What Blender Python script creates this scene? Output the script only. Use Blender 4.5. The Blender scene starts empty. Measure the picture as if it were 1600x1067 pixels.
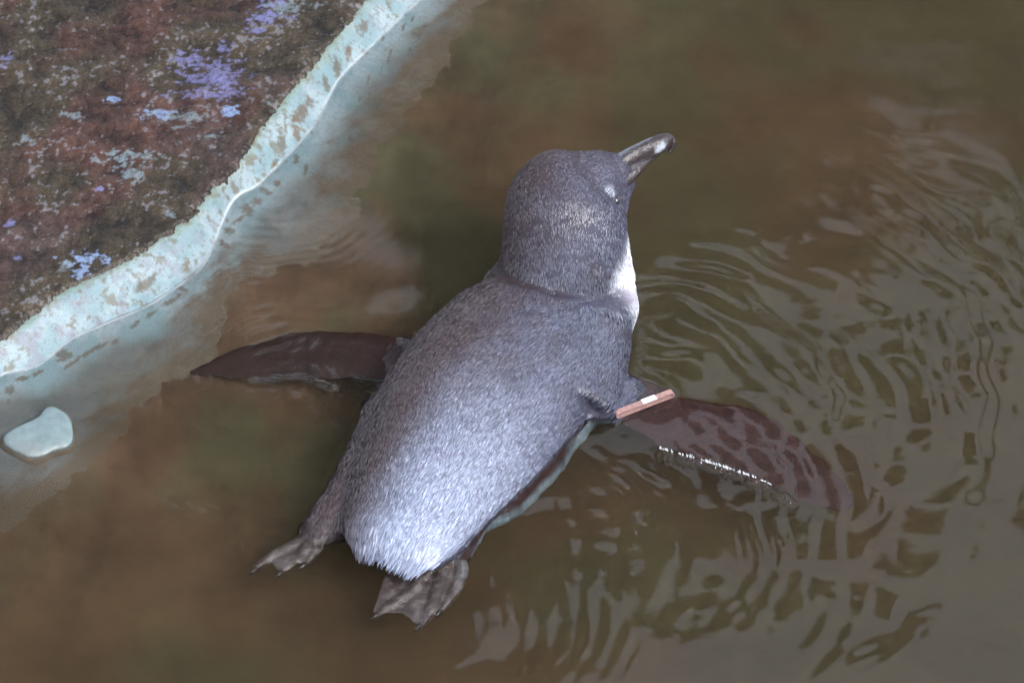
import bpy, bmesh, math
import numpy as np
from mathutils import Vector

# ------------------------------------------------------------------ camera, world, sun, exposure
sc = bpy.context.scene
COL = sc.collection
PITCH = math.radians(45.0)
DIST = 5.0
SPAN = 0.66                      # metres of water across the frame
SY, CY = math.sin(PITCH), math.cos(PITCH)
cam_d = bpy.data.cameras.new('camera')
cam = bpy.data.objects.new('camera', cam_d)
COL.objects.link(cam)
cam.location = (0, -DIST*CY, DIST*SY)
cam.rotation_euler = (math.pi/2-PITCH, 0, 0)
cam_d.sensor_width = 36.0
cam_d.lens = 36.0*DIST/SPAN
cam_d.clip_start = 0.1
cam_d.clip_end = 500
cam_d.dof.use_dof = True
cam_d.dof.focus_distance = DIST-0.03
cam_d.dof.aperture_fstop = 14.0
sc.camera = cam

SUN_AZ = math.radians(122.0)     # compass direction the light comes from (0 = +Y, 90 = +X)
SUN_EL = math.radians(47.0)
w = bpy.data.worlds.new('World'); sc.world = w; w.use_nodes = True
nt = w.node_tree; nt.nodes.clear()
out = nt.nodes.new('ShaderNodeOutputWorld'); bg = nt.nodes.new('ShaderNodeBackground')
sky = nt.nodes.new('ShaderNodeTexSky'); sky.sky_type = 'NISHITA'; sky.sun_disc = False
sky.sun_elevation = SUN_EL; sky.sun_rotation = SUN_AZ
sky.air_density = 1.0; sky.dust_density = 3.0; sky.ozone_density = 1.0
bg.inputs['Strength'].default_value = 0.15
# broken bright cloud over the whole sky
wtc = nt.nodes.new('ShaderNodeTexCoord'); wn = nt.nodes.new('ShaderNodeTexNoise'); wn.inputs['Scale'].default_value = 2.2; wn.inputs['Detail'].default_value = 5
wr = nt.nodes.new('ShaderNodeMapRange'); wr.inputs[1].default_value = 0.30; wr.inputs[2].default_value = 0.62; wr.inputs[3].default_value = 0.60; wr.inputs[4].default_value = 1.0
wx = nt.nodes.new('ShaderNodeMix'); wx.data_type = 'RGBA'; wx.inputs['B'].default_value = (4.2, 4.6, 5.3, 1)
nt.links.new(wtc.outputs['Generated'], wn.inputs['Vector']); nt.links.new(wn.outputs['Fac'], wr.inputs[0]); nt.links.new(wr.outputs[0], wx.inputs['Factor'])
nt.links.new(sky.outputs[0], wx.inputs['A']); nt.links.new(wx.outputs['Result'], bg.inputs[0]); nt.links.new(bg.outputs[0], out.inputs[0])
sl = bpy.data.lights.new('sun', 'SUN'); sl.energy = 2.0; sl.angle = math.radians(16); sl.color = (1.0, 0.98, 0.96)
so = bpy.data.objects.new('sun', sl); COL.objects.link(so)
sd = Vector((math.sin(SUN_AZ)*math.cos(SUN_EL), math.cos(SUN_AZ)*math.cos(SUN_EL), math.sin(SUN_EL)))
so.rotation_euler = sd.to_track_quat('Z', 'Y').to_euler(); so.location = sd*20
sc.view_settings.view_transform = 'Standard'; sc.view_settings.look = 'None'
sc.view_settings.exposure = 1.3; sc.view_settings.gamma = 1.0
sc.view_settings.use_curve_mapping = False
sc.render.engine = 'CYCLES'
sc.cycles.max_bounces = 10; sc.cycles.volume_bounces = 2; sc.cycles.transmission_bounces = 8

# ------------------------------------------------------------------ helpers
rng = np.random.default_rng(7)
S = SPAN/1600.0
CAM = np.array([0, -DIST*CY, DIST*SY])
def P(px, py, z=0.0):
    """world point at height z seen at photograph coordinate (px, py)"""
    r = np.array([(px-800)*S/DIST, 0, 0]) + np.array([0, CY, -SY]) + np.array([0, SY, CY])*((533.5-py)*S/DIST)
    t = (z-CAM[2])/r[2]
    return CAM+r*t
_perm = np.random.default_rng(3).permutation(256)
_perm = np.concatenate([_perm]*3)
_ga = np.random.default_rng(5).uniform(0, 2*math.pi, 256)
_gx, _gy = np.cos(_ga), np.sin(_ga)
def pn(x, y):
    xi = np.floor(x).astype(int); yi = np.floor(y).astype(int)
    xf = x-xi; yf = y-yi; xi &= 255; yi &= 255
    u = xf*xf*xf*(xf*(xf*6-15)+10); v = yf*yf*yf*(yf*(yf*6-15)+10)
    def g(ix, iy, dx, dy):
        h = _perm[_perm[ix & 255]+(iy & 255)]
        return _gx[h]*dx+_gy[h]*dy
    a = g(xi, yi, xf, yf); b = g(xi+1, yi, xf-1, yf)
    c = g(xi, yi+1, xf, yf-1); d = g(xi+1, yi+1, xf-1, yf-1)
    return (a+u*(b-a))*(1-v)+(c+u*(d-c))*v
def fbm(x, y, o=4, gain=0.5):
    s = 0; a = 1.0
    for i in range(o):
        s = s+a*pn(x+17.3*i, y-9.1*i); x = x*2.03; y = y*2.03; a *= gain
    return s*1.4
def sstep(a, b, x):
    t = np.clip((x-a)/(b-a), 0, 1); return t*t*(3-2*t)
def poly_sd(X, Y, pts):
    """signed distance to an open polyline, positive on its right-hand side"""
    best = np.full(X.shape, 1e9); sg = np.ones(X.shape)
    for (ax, ay), (bx, by) in zip(pts[:-1], pts[1:]):
        dx, dy = bx-ax, by-ay; L = dx*dx+dy*dy
        t = np.clip(((X-ax)*dx+(Y-ay)*dy)/L, 0, 1)
        ex = X-(ax+t*dx); ey = Y-(ay+t*dy); d = ex*ex+ey*ey
        m = d < best-1e-14
        c = dx*(Y-ay)-dy*(X-ax)
        best = np.where(m, d, best); sg = np.where(m, np.where(c < 0, 1.0, -1.0), sg)
    return np.sqrt(best)*sg
def smooth_poly(pts, n=2, closed=False):
    p = np.array(pts, float)
    for _ in range(2):
        if closed:
            q = np.roll(p, -1, 0); p = np.stack([0.75*p+0.25*q, 0.25*p+0.75*q], 1).reshape(-1, p.shape[1])
        else:
            a, b = p[:-1], p[1:]; m = np.stack([0.75*a+0.25*b, 0.25*a+0.75*b], 1).reshape(-1, p.shape[1])
            p = np.concatenate([p[:1], m, p[-1:]])
    return p
def mesh_obj(name, V, F, mat=None, parent=None, col=None, smooth=True, kind=None):
    me = bpy.data.meshes.new(name)
    V = np.asarray(V, dtype=np.float32)
    if isinstance(F, np.ndarray):
        n = F.shape[1]
        me.vertices.add(len(V)); me.vertices.foreach_set('co', V.ravel())
        me.loops.add(F.size); me.loops.foreach_set('vertex_index', F.astype(np.int32).ravel())
        me.polygons.add(len(F)); me.polygons.foreach_set('loop_start', np.arange(0, F.size, n, dtype=np.int32))
        me.polygons.foreach_set('loop_total', np.full(len(F), n, dtype=np.int32))
        me.update(calc_edges=True)
    else:
        me.from_pydata([tuple(map(float, v)) for v in V], [], F); me.update()
    me.polygons.foreach_set('use_smooth', np.full(len(me.polygons), smooth))
    if col is not None:
        a = me.color_attributes.new('Col', 'FLOAT_COLOR', 'POINT')
        c = np.ones((len(V), 4), dtype=np.float32); c[:, :3] = col
        a.data.foreach_set('color', c.ravel())
    if mat: me.materials.append(mat)
    o = bpy.data.objects.new(name, me); COL.objects.link(o)
    if parent: o.parent = parent
    if kind: o['kind'] = kind
    return o
def grid_faces(nx, ny):
    i = np.arange(nx-1)[None, :]+nx*np.arange(ny-1)[:, None]; i = i.ravel()
    return np.stack([i, i+1, i+1+nx, i+nx], 1)
def axis(lo, hi, step, far_lo, far_hi):
    a = [lo]; st = step
    while a[-1] > far_lo: st *= 1.18; a.append(max(a[-1]-st, far_lo))
    b = [hi]; st = step
    while b[-1] < far_hi: st *= 1.18; b.append(min(b[-1]+st, far_hi))
    return np.concatenate([np.array(a[:0:-1]), np.linspace(lo, hi, int((hi-lo)/step)+1), np.array(b[1:])])
def lerp3(c0, c1, t):
    return np.asarray(c0)*(1-t[..., None])+np.asarray(c1)*t[..., None]
def mat(name, rough=0.5, spec=0.5, base=(.5, .5, .5), attr=False, nscale=None, ncol=0.3, bump=None, coat=0.0, sheen=0.0, rvar=None, ior=None):
    m = bpy.data.materials.new(name); m.use_nodes = True
    t = m.node_tree; b = t.nodes['Principled BSDF']
    b.inputs['Roughness'].default_value = rough; b.inputs['Specular IOR Level'].default_value = spec
    b.inputs['Coat Weight'].default_value = coat; b.inputs['Coat Roughness'].default_value = 0.15
    b.inputs['Sheen Weight'].default_value = sheen
    if ior: b.inputs['IOR'].default_value = ior
    tc = t.nodes.new('ShaderNodeTexCoord')
    src = None
    if attr:
        a = t.nodes.new('ShaderNodeVertexColor'); a.layer_name = 'Col'; src = a.outputs[0]
    if nscale:
        n = t.nodes.new('ShaderNodeTexNoise'); n.inputs['Scale'].default_value = nscale; n.inputs['Detail'].default_value = 5
        t.links.new(tc.outputs['Object'], n.inputs['Vector'])
        mr = t.nodes.new('ShaderNodeMapRange'); mr.inputs[1].default_value = 0.3; mr.inputs[2].default_value = 0.7
        mr.inputs[3].default_value = 1-ncol; mr.inputs[4].default_value = 1+ncol
        t.links.new(n.outputs['Fac'], mr.inputs[0])
        mx = t.nodes.new('ShaderNodeVectorMath'); mx.operation = 'SCALE'
        if src: t.links.new(src, mx.inputs[0])
        else: mx.inputs[0].default_value = base
        t.links.new(mr.outputs[0], mx.inputs['Scale']); src = mx.outputs[0]
        if rvar:
            r2 = t.nodes.new('ShaderNodeMapRange'); r2.inputs[1].default_value = 0.35; r2.inputs[2].default_value = 0.65
            r2.inputs[3].default_value = rvar[0]; r2.inputs[4].default_value = rvar[1]
            t.links.new(n.outputs['Fac'], r2.inputs[0]); t.links.new(r2.outputs[0], b.inputs['Roughness'])
    if src: t.links.new(src, b.inputs['Base Color'])
    else: b.inputs['Base Color'].default_value = (*base, 1)
    if bump:
        n = t.nodes.new('ShaderNodeTexNoise'); n.inputs['Scale'].default_value = bump[0]; n.inputs['Detail'].default_value = 4
        t.links.new(tc.outputs['Object'], n.inputs['Vector'])
        bp = t.nodes.new('ShaderNodeBump'); bp.inputs['Strength'].default_value = 1.0; bp.inputs['Distance'].default_value = bump[1]
        t.links.new(n.outputs['Fac'], bp.inputs['Height']); t.links.new(bp.outputs[0], b.inputs['Normal'])
    return m
def tag(o, label=None, cat=None, kind=None, group=None):
    if label: o['label'] = label
    if cat: o['category'] = cat
    if kind: o['kind'] = kind
    if group: o['group'] = group
    return o

# ------------------------------------------------------------------ the shore: plan curves
A_px = [(-900, 1180), (-500, 830), (-200, 665), (0, 590), (13, 583), (55, 577), (76, 562), (110, 531), (169, 506), (232, 481), (270, 455), (312, 426), (329, 400),
        (350, 350), (359, 324), (376, 304), (402, 295), (429, 267), (472, 223), (499, 188), (516, 153), (534, 120), (564, 92), (612, 44), (656, 2),
        (760, -90), (900, -220), (1300, -640)]
B_px = [(-900, 1080), (-500, 770), (-200, 625), (0, 533), (42, 504), (84, 464), (152, 431), (211, 404), (249, 374), (280, 359), (306, 332), (341, 289), (376, 254),
        (394, 222), (416, 192), (455, 144), (494, 100), (525, 61), (573, 0), (650, -90), (790, -220), (1190, -640)]
ZB = 0.014
A = np.array([P(x, y, 0)[:2] for x, y in A_px]); A = smooth_poly(A, 4)
B = np.array([P(x, y, ZB)[:2] for x, y in B_px]); B = smooth_poly(B, 4)
DEEP = 0.13
STC = P(60, 675, 0)[:2]
def shore_h(X, Y):
    dA = poly_sd(X, Y, A)            # + on the water side
    dB = poly_sd(X, Y, B)            # + towards the water
    land = np.clip(-dA/np.maximum(-dA+np.maximum(dB, 0), 1e-5), 0, 1)
    up = ZB*(0.25*land+0.75*sstep(0, 1, land)) + 0.012*sstep(0.0, -0.5, dB)
    d = np.maximum(dA, 0)
    down = -(0.35*d) ; down = -DEEP*(1-np.exp(down/DEEP))
    h = np.where(dA < 0, up, down)
    h = h + 0.0008*fbm(X*60, Y*60, 3)*sstep(0, 0.01, np.abs(dA)) + 0.006*fbm(X*9, Y*9, 2)*sstep(0.02, 0.15, dA)
    rs = np.sqrt(((X-STC[0])/0.0275)**2+((Y-STC[1])/0.0245)**2)
    mo_ = -0.0060-0.010*np.maximum(rs-0.9, 0)**1.4
    h = np.where(dA > 0, 0.003*np.logaddexp(h/0.003, mo_/0.003)*sstep(0, 0.012, dA)+h*(1-sstep(0, 0.012, dA)), h)
    # far sides of the pool
    far = np.maximum(np.maximum(X-2.4, Y-2.2), -Y-2.2)
    h = np.maximum(h, -0.13+0.19*sstep(-0.08, 0.05, far)-0.2*(far < -0.08))
    return h, dA, dB
C_px = [(-900, 1420), (-500, 1120), (-200, 950), (0, 832), (30, 795), (85, 765), (150, 712), (182, 690), (200, 655), (250, 602), (300, 580), (345, 552), (332, 520), (345, 450), (400, 420), (455, 410),
        (520, 378), (548, 325), (560, 285), (600, 212), (650, 150), (715, 60), (752, -10), (850, -130), (990, -270), (1400, -700)]
C = []
for x, y in C_px:
    z = -0.02
    for k in range(8):
        q = P(x, y, z*0.72); h, _, _ = shore_h(np.array([q[0]]), np.array([q[1]])); z = 0.5*z+0.5*min(h[0], 0)
    C.append(q[:2])
C = smooth_poly(np.array(C), 4)

# ------------------------------------------------------------------ pool basin (painted render)
rim_m = mat('turquoise_paint', rough=0.45, attr=True, nscale=900, ncol=0.10, bump=(700, 0.0006), spec=0.4)
silt_m = mat('brown_silt', rough=0.9, attr=True, nscale=60, ncol=0.12, bump=(160, 0.001), spec=0.2)
algae_m = mat('wet_algae', rough=0.4, attr=True, nscale=1100, ncol=0.22, bump=(700, 0.0006), spec=0.3, rvar=(0.15, 0.6))
xs = axis(-0.37, 0.04, 0.0009, -6.0, 3.2); ys = axis(-0.16, 0.42, 0.0009, -3.2, 3.2)
X, Y = np.meshgrid(xs, ys)
h, dA, dB = shore_h(X, Y)
pale = np.array([0.132, 0.200, 0.218]); paler = np.array([0.200, 0.255, 0.275])
n1 = fbm(X*45, Y*45, 4); n2 = fbm(X*120+9, Y*120, 3); n3 = fbm(X*22+4, Y*22+7, 3)
c = lerp3(pale, paler, sstep(-0.4, 0.5, n1))
# mossy stains: streaks running down the band, spots below the waterline
ax_ = X*0.72+Y*0.69; ay_ = -X*0.69+Y*0.72
streak = fbm(ax_*150+0.5*n2, ay_*105, 4, 0.6)
bandm = ((dA < 0.004) & (dB > -0.01))
lower = sstep(0.17, -0.02, Y)                # the lower, wider stretch of the rim is dirtier
qd = P(418, 258, .005); dens = np.exp(-(((X-qd[0])*0.72+(Y-qd[1])*0.69)/0.035)**2)
st = sstep(0.30, 0.50, streak+0.3*n3-0.22+0.45*dens+0.18*sstep(0.004, -0.012, dA)*lower)*np.where(dA < 0.002, 1, 0)
c = c*(1-0.75*st[..., None])+np.array([0.09, 0.075, 0.045])*0.75*st[..., None]
lil = sstep(0.0, 0.5, fbm(X*70+31, Y*70, 4, 0.6))*np.where(dA < 0, 1, 0)*(0.2+0.8*lower)
c = c*(1-0.65*lil[..., None])+np.array([0.15, 0.145, 0.175])*0.65*lil[..., None]
gr = sstep(0.006, 0.0, dB+0.002*n2)*np.where(dA < 0, 1, 0)
c = c*(1-0.45*gr[..., None])+np.array([0.13, 0.16, 0.09])*0.45*gr[..., None]
gm2 = sstep(0.35, 0.6, fbm(X*260+3, Y*260, 3, 0.65)+0.35*n1)[..., None]*np.where(dA < 0.001, 0.5, 0.2)[..., None]
c = c*(1-gm2)+np.array([0.10, 0.09, 0.065])*gm2
# brown spots: (px, py, half length px, half width px, angle deg)
spots = [(568, 38, 9, 6, 50), (545, 77, 8, 5, 80), (526, 102, 12, 6, 100), (510, 132, 10, 5, 105), (470, 175, 26, 7, 55), (463, 205, 14, 6, 110), (440, 222, 9, 6, 70),
         (228, 440, 24, 5, 38), (290, 415, 8, 6, 70), (430, 255, 6, 4, 60),
         (462, 250, 9, 5, 60), (478, 265, 10, 3, 75), (432, 287, 5, 5, 0), (416, 300, 10, 4, -10), (400, 315, 10, 6, 20), (385, 325, 9, 7, 0), (392, 330, 9, 6, 80), (372, 345, 12, 3, 40),
         (360, 362, 8, 5, 0), (350, 383, 10, 5, -25), (285, 452, 8, 3, -20), (268, 470, 18, 3, 30), (238, 490, 10, 3, 30), (210, 508, 8, 3, 40), (180, 535, 6, 4, 30),
         (160, 540, 10, 3, 35), (140, 550, 24, 3, 32), (100, 556, 12, 7, 25), (60, 583, 10, 3, 30), (35, 592, 12, 3, 15), (15, 610, 8, 6, 30), (12, 630, 6, 3, 50), (110, 570, 16, 2.5, 35),
         (345, 430, 6, 3, 80), (338, 460, 7, 4, 80), (335, 485, 7, 4, 85), (332, 505, 10, 4, 90), (245, 555, 4, 3, 60), (262, 552, 3, 8, 0), (272, 568, 5, 4, 0), (292, 560, 3, 7, 0), (195, 570, 4, 3, 0),
         (598, 62, 4, 2, 70), (610, 85, 6, 2, 75), (596, 110, 7, 2, 75), (607, 96, 6, 2, 80), (575, 128, 8, 2, 75), (578, 148, 6, 2, 80), (562, 155, 6, 2, 75), (630, 45, 6, 2, 70), (645, 30, 6, 2, 70),
         (548, 220, 7, 4, 85), (560, 190, 5, 2, 80), (500, 290, 6, 4, 80), (520, 250, 5, 2, 70), (640, 80, 5, 2, 80), (655, 60, 5, 2, 60)]
wob = 0.55*fbm(X*330, Y*330, 3, 0.6)+0.3*n2
for (px, py, a_, b_, an) in spots:
    q = P(px, py, 0.0)
    for k in range(3):
        hh = shore_h(np.array([q[0]]), np.array([q[1]]))[0][0]; q = P(px, py, hh if hh > 0 else hh*0.72)
    an = math.radians(an); ca, sa = math.cos(an), math.sin(an)
    U = (X-q[0])/S; V = (Y-q[1])/S*0.707
    r = np.sqrt(((U*ca+V*sa)/a_)**2+((-U*sa+V*ca)/b_)**2)
    m = sstep(1.3, 0.6, r+wob)[..., None]*0.8
    br = np.array([0.075, 0.045, 0.02]) if py % 2 else np.array([0.062, 0.052, 0.03])
    c = c*(1-m)+br*m
# bright meniscus highlight at the waterline, painted as a thin white line
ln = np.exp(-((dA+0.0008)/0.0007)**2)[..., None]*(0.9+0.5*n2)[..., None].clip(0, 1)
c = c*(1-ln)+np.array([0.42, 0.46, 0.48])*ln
# below the waterline the paint is greyer with a thin film of algae
fl = sstep(0.006, 0.026, dA+0.006*n1)[..., None]*0.88
c = c*(1-fl)+np.array([0.070, 0.070, 0.066])*fl*(1+0.25*n1+0.15*n2)[..., None]
dCb = poly_sd(X, Y, C)
mm_ = np.exp(-(((X-STC[0])/0.045)**2+((Y-STC[1])/0.040)**2))[..., None]; c = c*(1+0.35*mm_)
fz = sstep(-0.030, -0.002, dCb+0.013*fbm(ax_*35, ay_*110, 4, 0.6)+0.004*n2)[..., None]*0.92
c = c*(1-fz)+np.array([0.075, 0.052, 0.029])*fz
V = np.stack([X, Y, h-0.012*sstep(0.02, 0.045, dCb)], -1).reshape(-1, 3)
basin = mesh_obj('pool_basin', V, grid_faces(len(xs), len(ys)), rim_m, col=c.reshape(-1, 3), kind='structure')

# ------------------------------------------------------------------ silt on the pool floor
xs = axis(-0.37, 0.37, 0.0022, -5.5, 2.3); ys = axis(-0.40, 0.42, 0.0022, -2.1, 2.1)
X, Y = np.meshgrid(xs, ys)
h, dA, dB = shore_h(X, Y); dC = poly_sd(X, Y, C)
edge = dC+0.007*fbm(X*50, Y*50, 3, 0.5)
mk = np.clip(edge/0.012, -1, 1)
lift = 0.0012*mk
Z = h+lift*1.0-0.0004+0.0008*np.clip(edge/0.02, 0, 1)*fbm(X*90, Y*90, 3)
b1 = fbm(X*7+3, Y*7+1, 3); b2 = fbm(X*16-5, Y*16+8, 4); b3 = fbm(X*40, Y*40, 3)
c = lerp3([0.088, 0.054, 0.034], [0.060, 0.057, 0.033], sstep(-0.35, 0.45, b1+0.4*b2+0.9*(X+0.1)))
c = c*(1+0.34*b2+0.2*b3)[..., None]
pt = sstep(0.45, 0.8, fbm(X*30+70, Y*30+20, 3))[..., None]*0.25
c = c*(1-pt)+np.array([0.09, 0.085, 0.07])*pt
V = np.stack([X, Y, Z], -1).reshape(-1, 3)
silt = mesh_obj('pool_floor', V, grid_faces(len(xs), len(ys)), silt_m, col=np.clip(c, 0.004, 1).reshape(-1, 3), kind='structure')

# ------------------------------------------------------------------ algae crust on the ledge
xs = axis(-0.36, -0.06, 0.0008, -5.8, 0.6); ys = axis(-0.06, 0.40, 0.0008, -1.2, 2.1)
X, Y = np.meshgrid(xs, ys)
h, dA, dB = shore_h(X, Y)
e = -dB+0.0022*fbm(X*160, Y*160, 4, 0.6)+0.0015*fbm(X*45, Y*45, 2)
f1 = fbm(X*90, Y*90, 5, 0.65); f2 = fbm(X*300+5, Y*300, 3, 0.6); f3 = fbm(X*14, Y*14, 3); f4 = fbm(X*28+50, Y*28-20, 4); f5 = fbm(X*9+20, Y*9+11, 3)
rel = 0.0008*np.clip(f1+0.2, -0.6, 1)+0.0003*f2+0.0012*f4
Z = h+np.clip(e/0.003, -1.5, 1)*0.0024+np.clip(e/0.01, 0, 1)*np.maximum(rel, -0.0010)
c = lerp3([0.062, 0.029, 0.021], [0.042, 0.030, 0.018], sstep(-0.25, 0.3, f3+0.1-2.0*(X+0.25)*0-1.2*(dB+0.05)*0+0.6*sstep(-0.06, 0.0, dB)))
c = c*(1-0.7*sstep(0.1, 0.6, f5)[..., None])+np.array([0.060, 0.036, 0.033])*0.7*sstep(0.1, 0.6, f5)[..., None]
gg = sstep(0.35, 0.7, fbm(X*11-7, Y*11+31, 3))[..., None]*0.5
c = c*(1-gg)+np.array([0.045, 0.045, 0.018])*gg
c = c*0.66*(0.95+0.5*np.clip(f1, -0.6, 0.8)+0.55*f4)[..., None]
# pale grey crumbs
cr = sstep(0.42, 0.62, fbm(X*170+11, Y*170+3, 3, 0.7)+0.75*f4-0.22)[..., None]*0.55
c = c*(1-cr)+np.array([0.15, 0.145, 0.16])*cr
# violet-blue wet sheen painted in as patches, and bare paint patches
pat = [(330, 120, 46, 26, 'v', .55), (300, 95, 24, 12, 'v', .6), (352, 75, 12, 8, 'v', .6), (415, 30, 30, 10, 'v', .9), (425, 8, 18, 8, 'v', .9), (400, 52, 14, 6, 'v', .9), (445, 12, 40, 14, 'g', .4), (362, 175, 16, 9, 'b', 1),
       (178, 158, 12, 7, 'b', .9), (245, 182, 26, 8, 'b', .7), (10, 100, 14, 10, 'v', .5), (205, 245, 34, 9, 'g', .75), (205, 275, 18, 9, 'g', .8), (195, 260, 12, 5, 'g', .8), (150, 256, 12, 4, 'g', .5),
       (133, 405, 26, 9, 'b', .95), (128, 425, 18, 7, 'b', .8), (100, 415, 8, 10, 'g', .5), (15, 350, 12, 6, 'v', .6), (155, 297, 6, 4, 'v', .9), (285, 185, 50, 14, 'g', .3), (330, 215, 20, 4, 'g', .5),
       (30, 400, 10, 4, 'v', .5), (260, 335, 12, 6, 'g', .5), (425, 160, 16, 4, 'g', .4), (40, 225, 12, 8, 'g', .5), (110, 185, 20, 6, 'g', .4), (320, 150, 60, 8, 'v', .45), (350, 130, 20, 24, 'v', .5)]
cols = {'v': (0.12, 0.12, 0.25), 'b': (0.15, 0.21, 0.34), 'g': (0.14, 0.18, 0.20)}
for (px, py, a_, b_, k, amt) in pat:
    q = P(px, py, ZB+0.002)
    U = (X-q[0])/S/a_; W = (Y-q[1])/S*0.707/b_
    r = np.sqrt(U*U+W*W)+1.1*fbm(X*120+a_, Y*200, 4, 0.65)+0.25*f2
    m = sstep(1.05, 0.65, r+(1-amt)*0.35)[..., None]*(0.35+0.5*amt)*(1-0.5*sstep(0.0, 0.5, f2))[..., None]
    c = c*(1-m)+np.array(cols[k])*m
V = np.stack([X, Y, Z], -1).reshape(-1, 3)
alg = mesh_obj('algae_crust', V, grid_faces(len(xs), len(ys)), algae_m, col=np.clip(c, 0.006, 1).reshape(-1, 3), kind='stuff')
tag(alg, 'wet red-brown and green algae crust with violet patches on the ledge', 'algae')

# the ground around the pool, out to the horizon
gm = mat('grey_concrete', rough=0.9, base=(0.25, 0.24, 0.22), nscale=3, ncol=0.25, bump=(40, 0.01))
r0 = 2.45
V = [(-5.9, -3.1, .055), (2.45, -3.1, .055), (2.45, 3.1, .055), (-5.9, 3.1, .055), (-200, -200, .055), (200, -200, .055), (200, 200, .055), (-200, 200, .055)]
F = [(4, 5, 1, 0), (5, 6, 2, 1), (6, 7, 3, 2), (7, 4, 0, 3)]
mesh_obj('ground', V, F, gm, smooth=False, kind='structure')

# ------------------------------------------------------------------ stone in the shallows
st_px = [(2, 682), (14, 672), (40, 660), (62, 650), (70, 636), (84, 633), (100, 641), (111, 652), (116, 672), (116, 690), (104, 701), (88, 702), (70, 712), (48, 716), (28, 706), (8, 696)]
O = smooth_poly([P(x, y, 0.0)[:2] for x, y in st_px], 4, True)
cen = O.mean(0); V = []; F = []; prof = [(0.0, .0024), (0.3, .0024), (0.55, .0022), (0.75, .0019), (0.88, .0013), (0.95, 0.0003), (1.0, -0.0015), (1.05, -0.0035), (1.10, -0.007), (1.14, -0.016)]
n = len(O)
for (r, z) in prof[1:]:
    for k in range(n):
        q = cen+(O[k]-cen)*r
        V.append((q[0], q[1], z+0.0006*float(fbm(np.array(q[0]*50), np.array(q[1]*50), 3))*(r < 1)))
V.append((cen[0], cen[1], prof[0][1])); ci = len(V)-1
for j in range(len(prof)-2):
    for k in range(n):
        F.append((j*n+k, (j+1)*n+k, (j+1)*n+(k+1) % n, j*n+(k+1) % n))
for k in range(n): F.append((ci, k, (k+1) % n))
V = np.array(V)
c = np.tile([0.125, 0.17, 0.175], (len(V), 1)); ed = sstep(-0.0002, -0.0035, V[:, 2])[:, None]*0.85
c = c*(1-ed)+np.array([0.16, 0.11, 0.06])*ed
lo = sstep(0.0, -0.022, V[:, 1]-cen[1]+0.006*fbm(V[:, 0]*60, V[:, 1]*60, 3))[:, None]*0.3
c = c*(1-lo)+np.array([0.20, 0.17, 0.15])*lo
stm = mat('pale_stone', rough=0.5, attr=True, nscale=200, ncol=0.12, bump=(300, 0.0005))
o = mesh_obj('stone', V, F, stm, col=c)
tag(o, 'smooth pale blue-grey stone breaking the surface beside the painted pool rim', 'stone')

# ------------------------------------------------------------------ water
SRC = [  # px, py, wavelength m, amplitude m, direction deg (image, 0 = right, 90 = away), angular width, r0, r1
    (985, 640, 0.0200, 0.00017, 38, 62, 0.05, 0.50),
    (985, 640, 0.0360, 0.00022, 15, 70, 0.05, 0.45),
    (700, 860, 0.0185, 0.00022, 5, 38, 0.12, 0.34),
    (430, 300, 0.0080, 0.00009, -40, 110, 0.01, 0.12),
    (500, 620, 0.0095, 0.00007, 170, 80, 0.02, 0.20),
    (620, 560, 0.0100, 0.00006, 200, 60, 0.05, 0.25),
    (640, 950, 0.0120, 0.00006, -60, 100, 0.02, 0.2),
    (900, 420, 0.0190, 0.00005, 90, 120, 0.05, 0.35),
]
def crinkle(X, Y, line, width, lam, amp, ang):
    """short steep wavelets crowding along a line"""
    d = np.abs(poly_sd(X, Y, line))
    t = X*math.cos(ang)+Y*math.sin(ang)
    n_ = fbm(X*90, Y*90, 2)
    return amp*np.exp(-(d/width)**2)*np.sin(2*math.pi*(t+0.004*n_)/lam)
L_R = np.array([P(x, y)[:2] for x, y in [(1035, 712), (1080, 722), (1130, 735), (1165, 748), (1195, 762), (1235, 785)]])
L_L = np.array([P(x, y)[:2] for x, y in [(395, 595), (430, 592), (470, 588), (500, 600), (520, 606)]])
L_B = np.array([P(x, y)[:2] for x, y in [(988, 478), (996, 515), (994, 560), (986, 590)]])
L_N = np.array([P(x, y)[:2] for x, y in [(625, 534), (648, 528), (672, 519)]])
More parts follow.
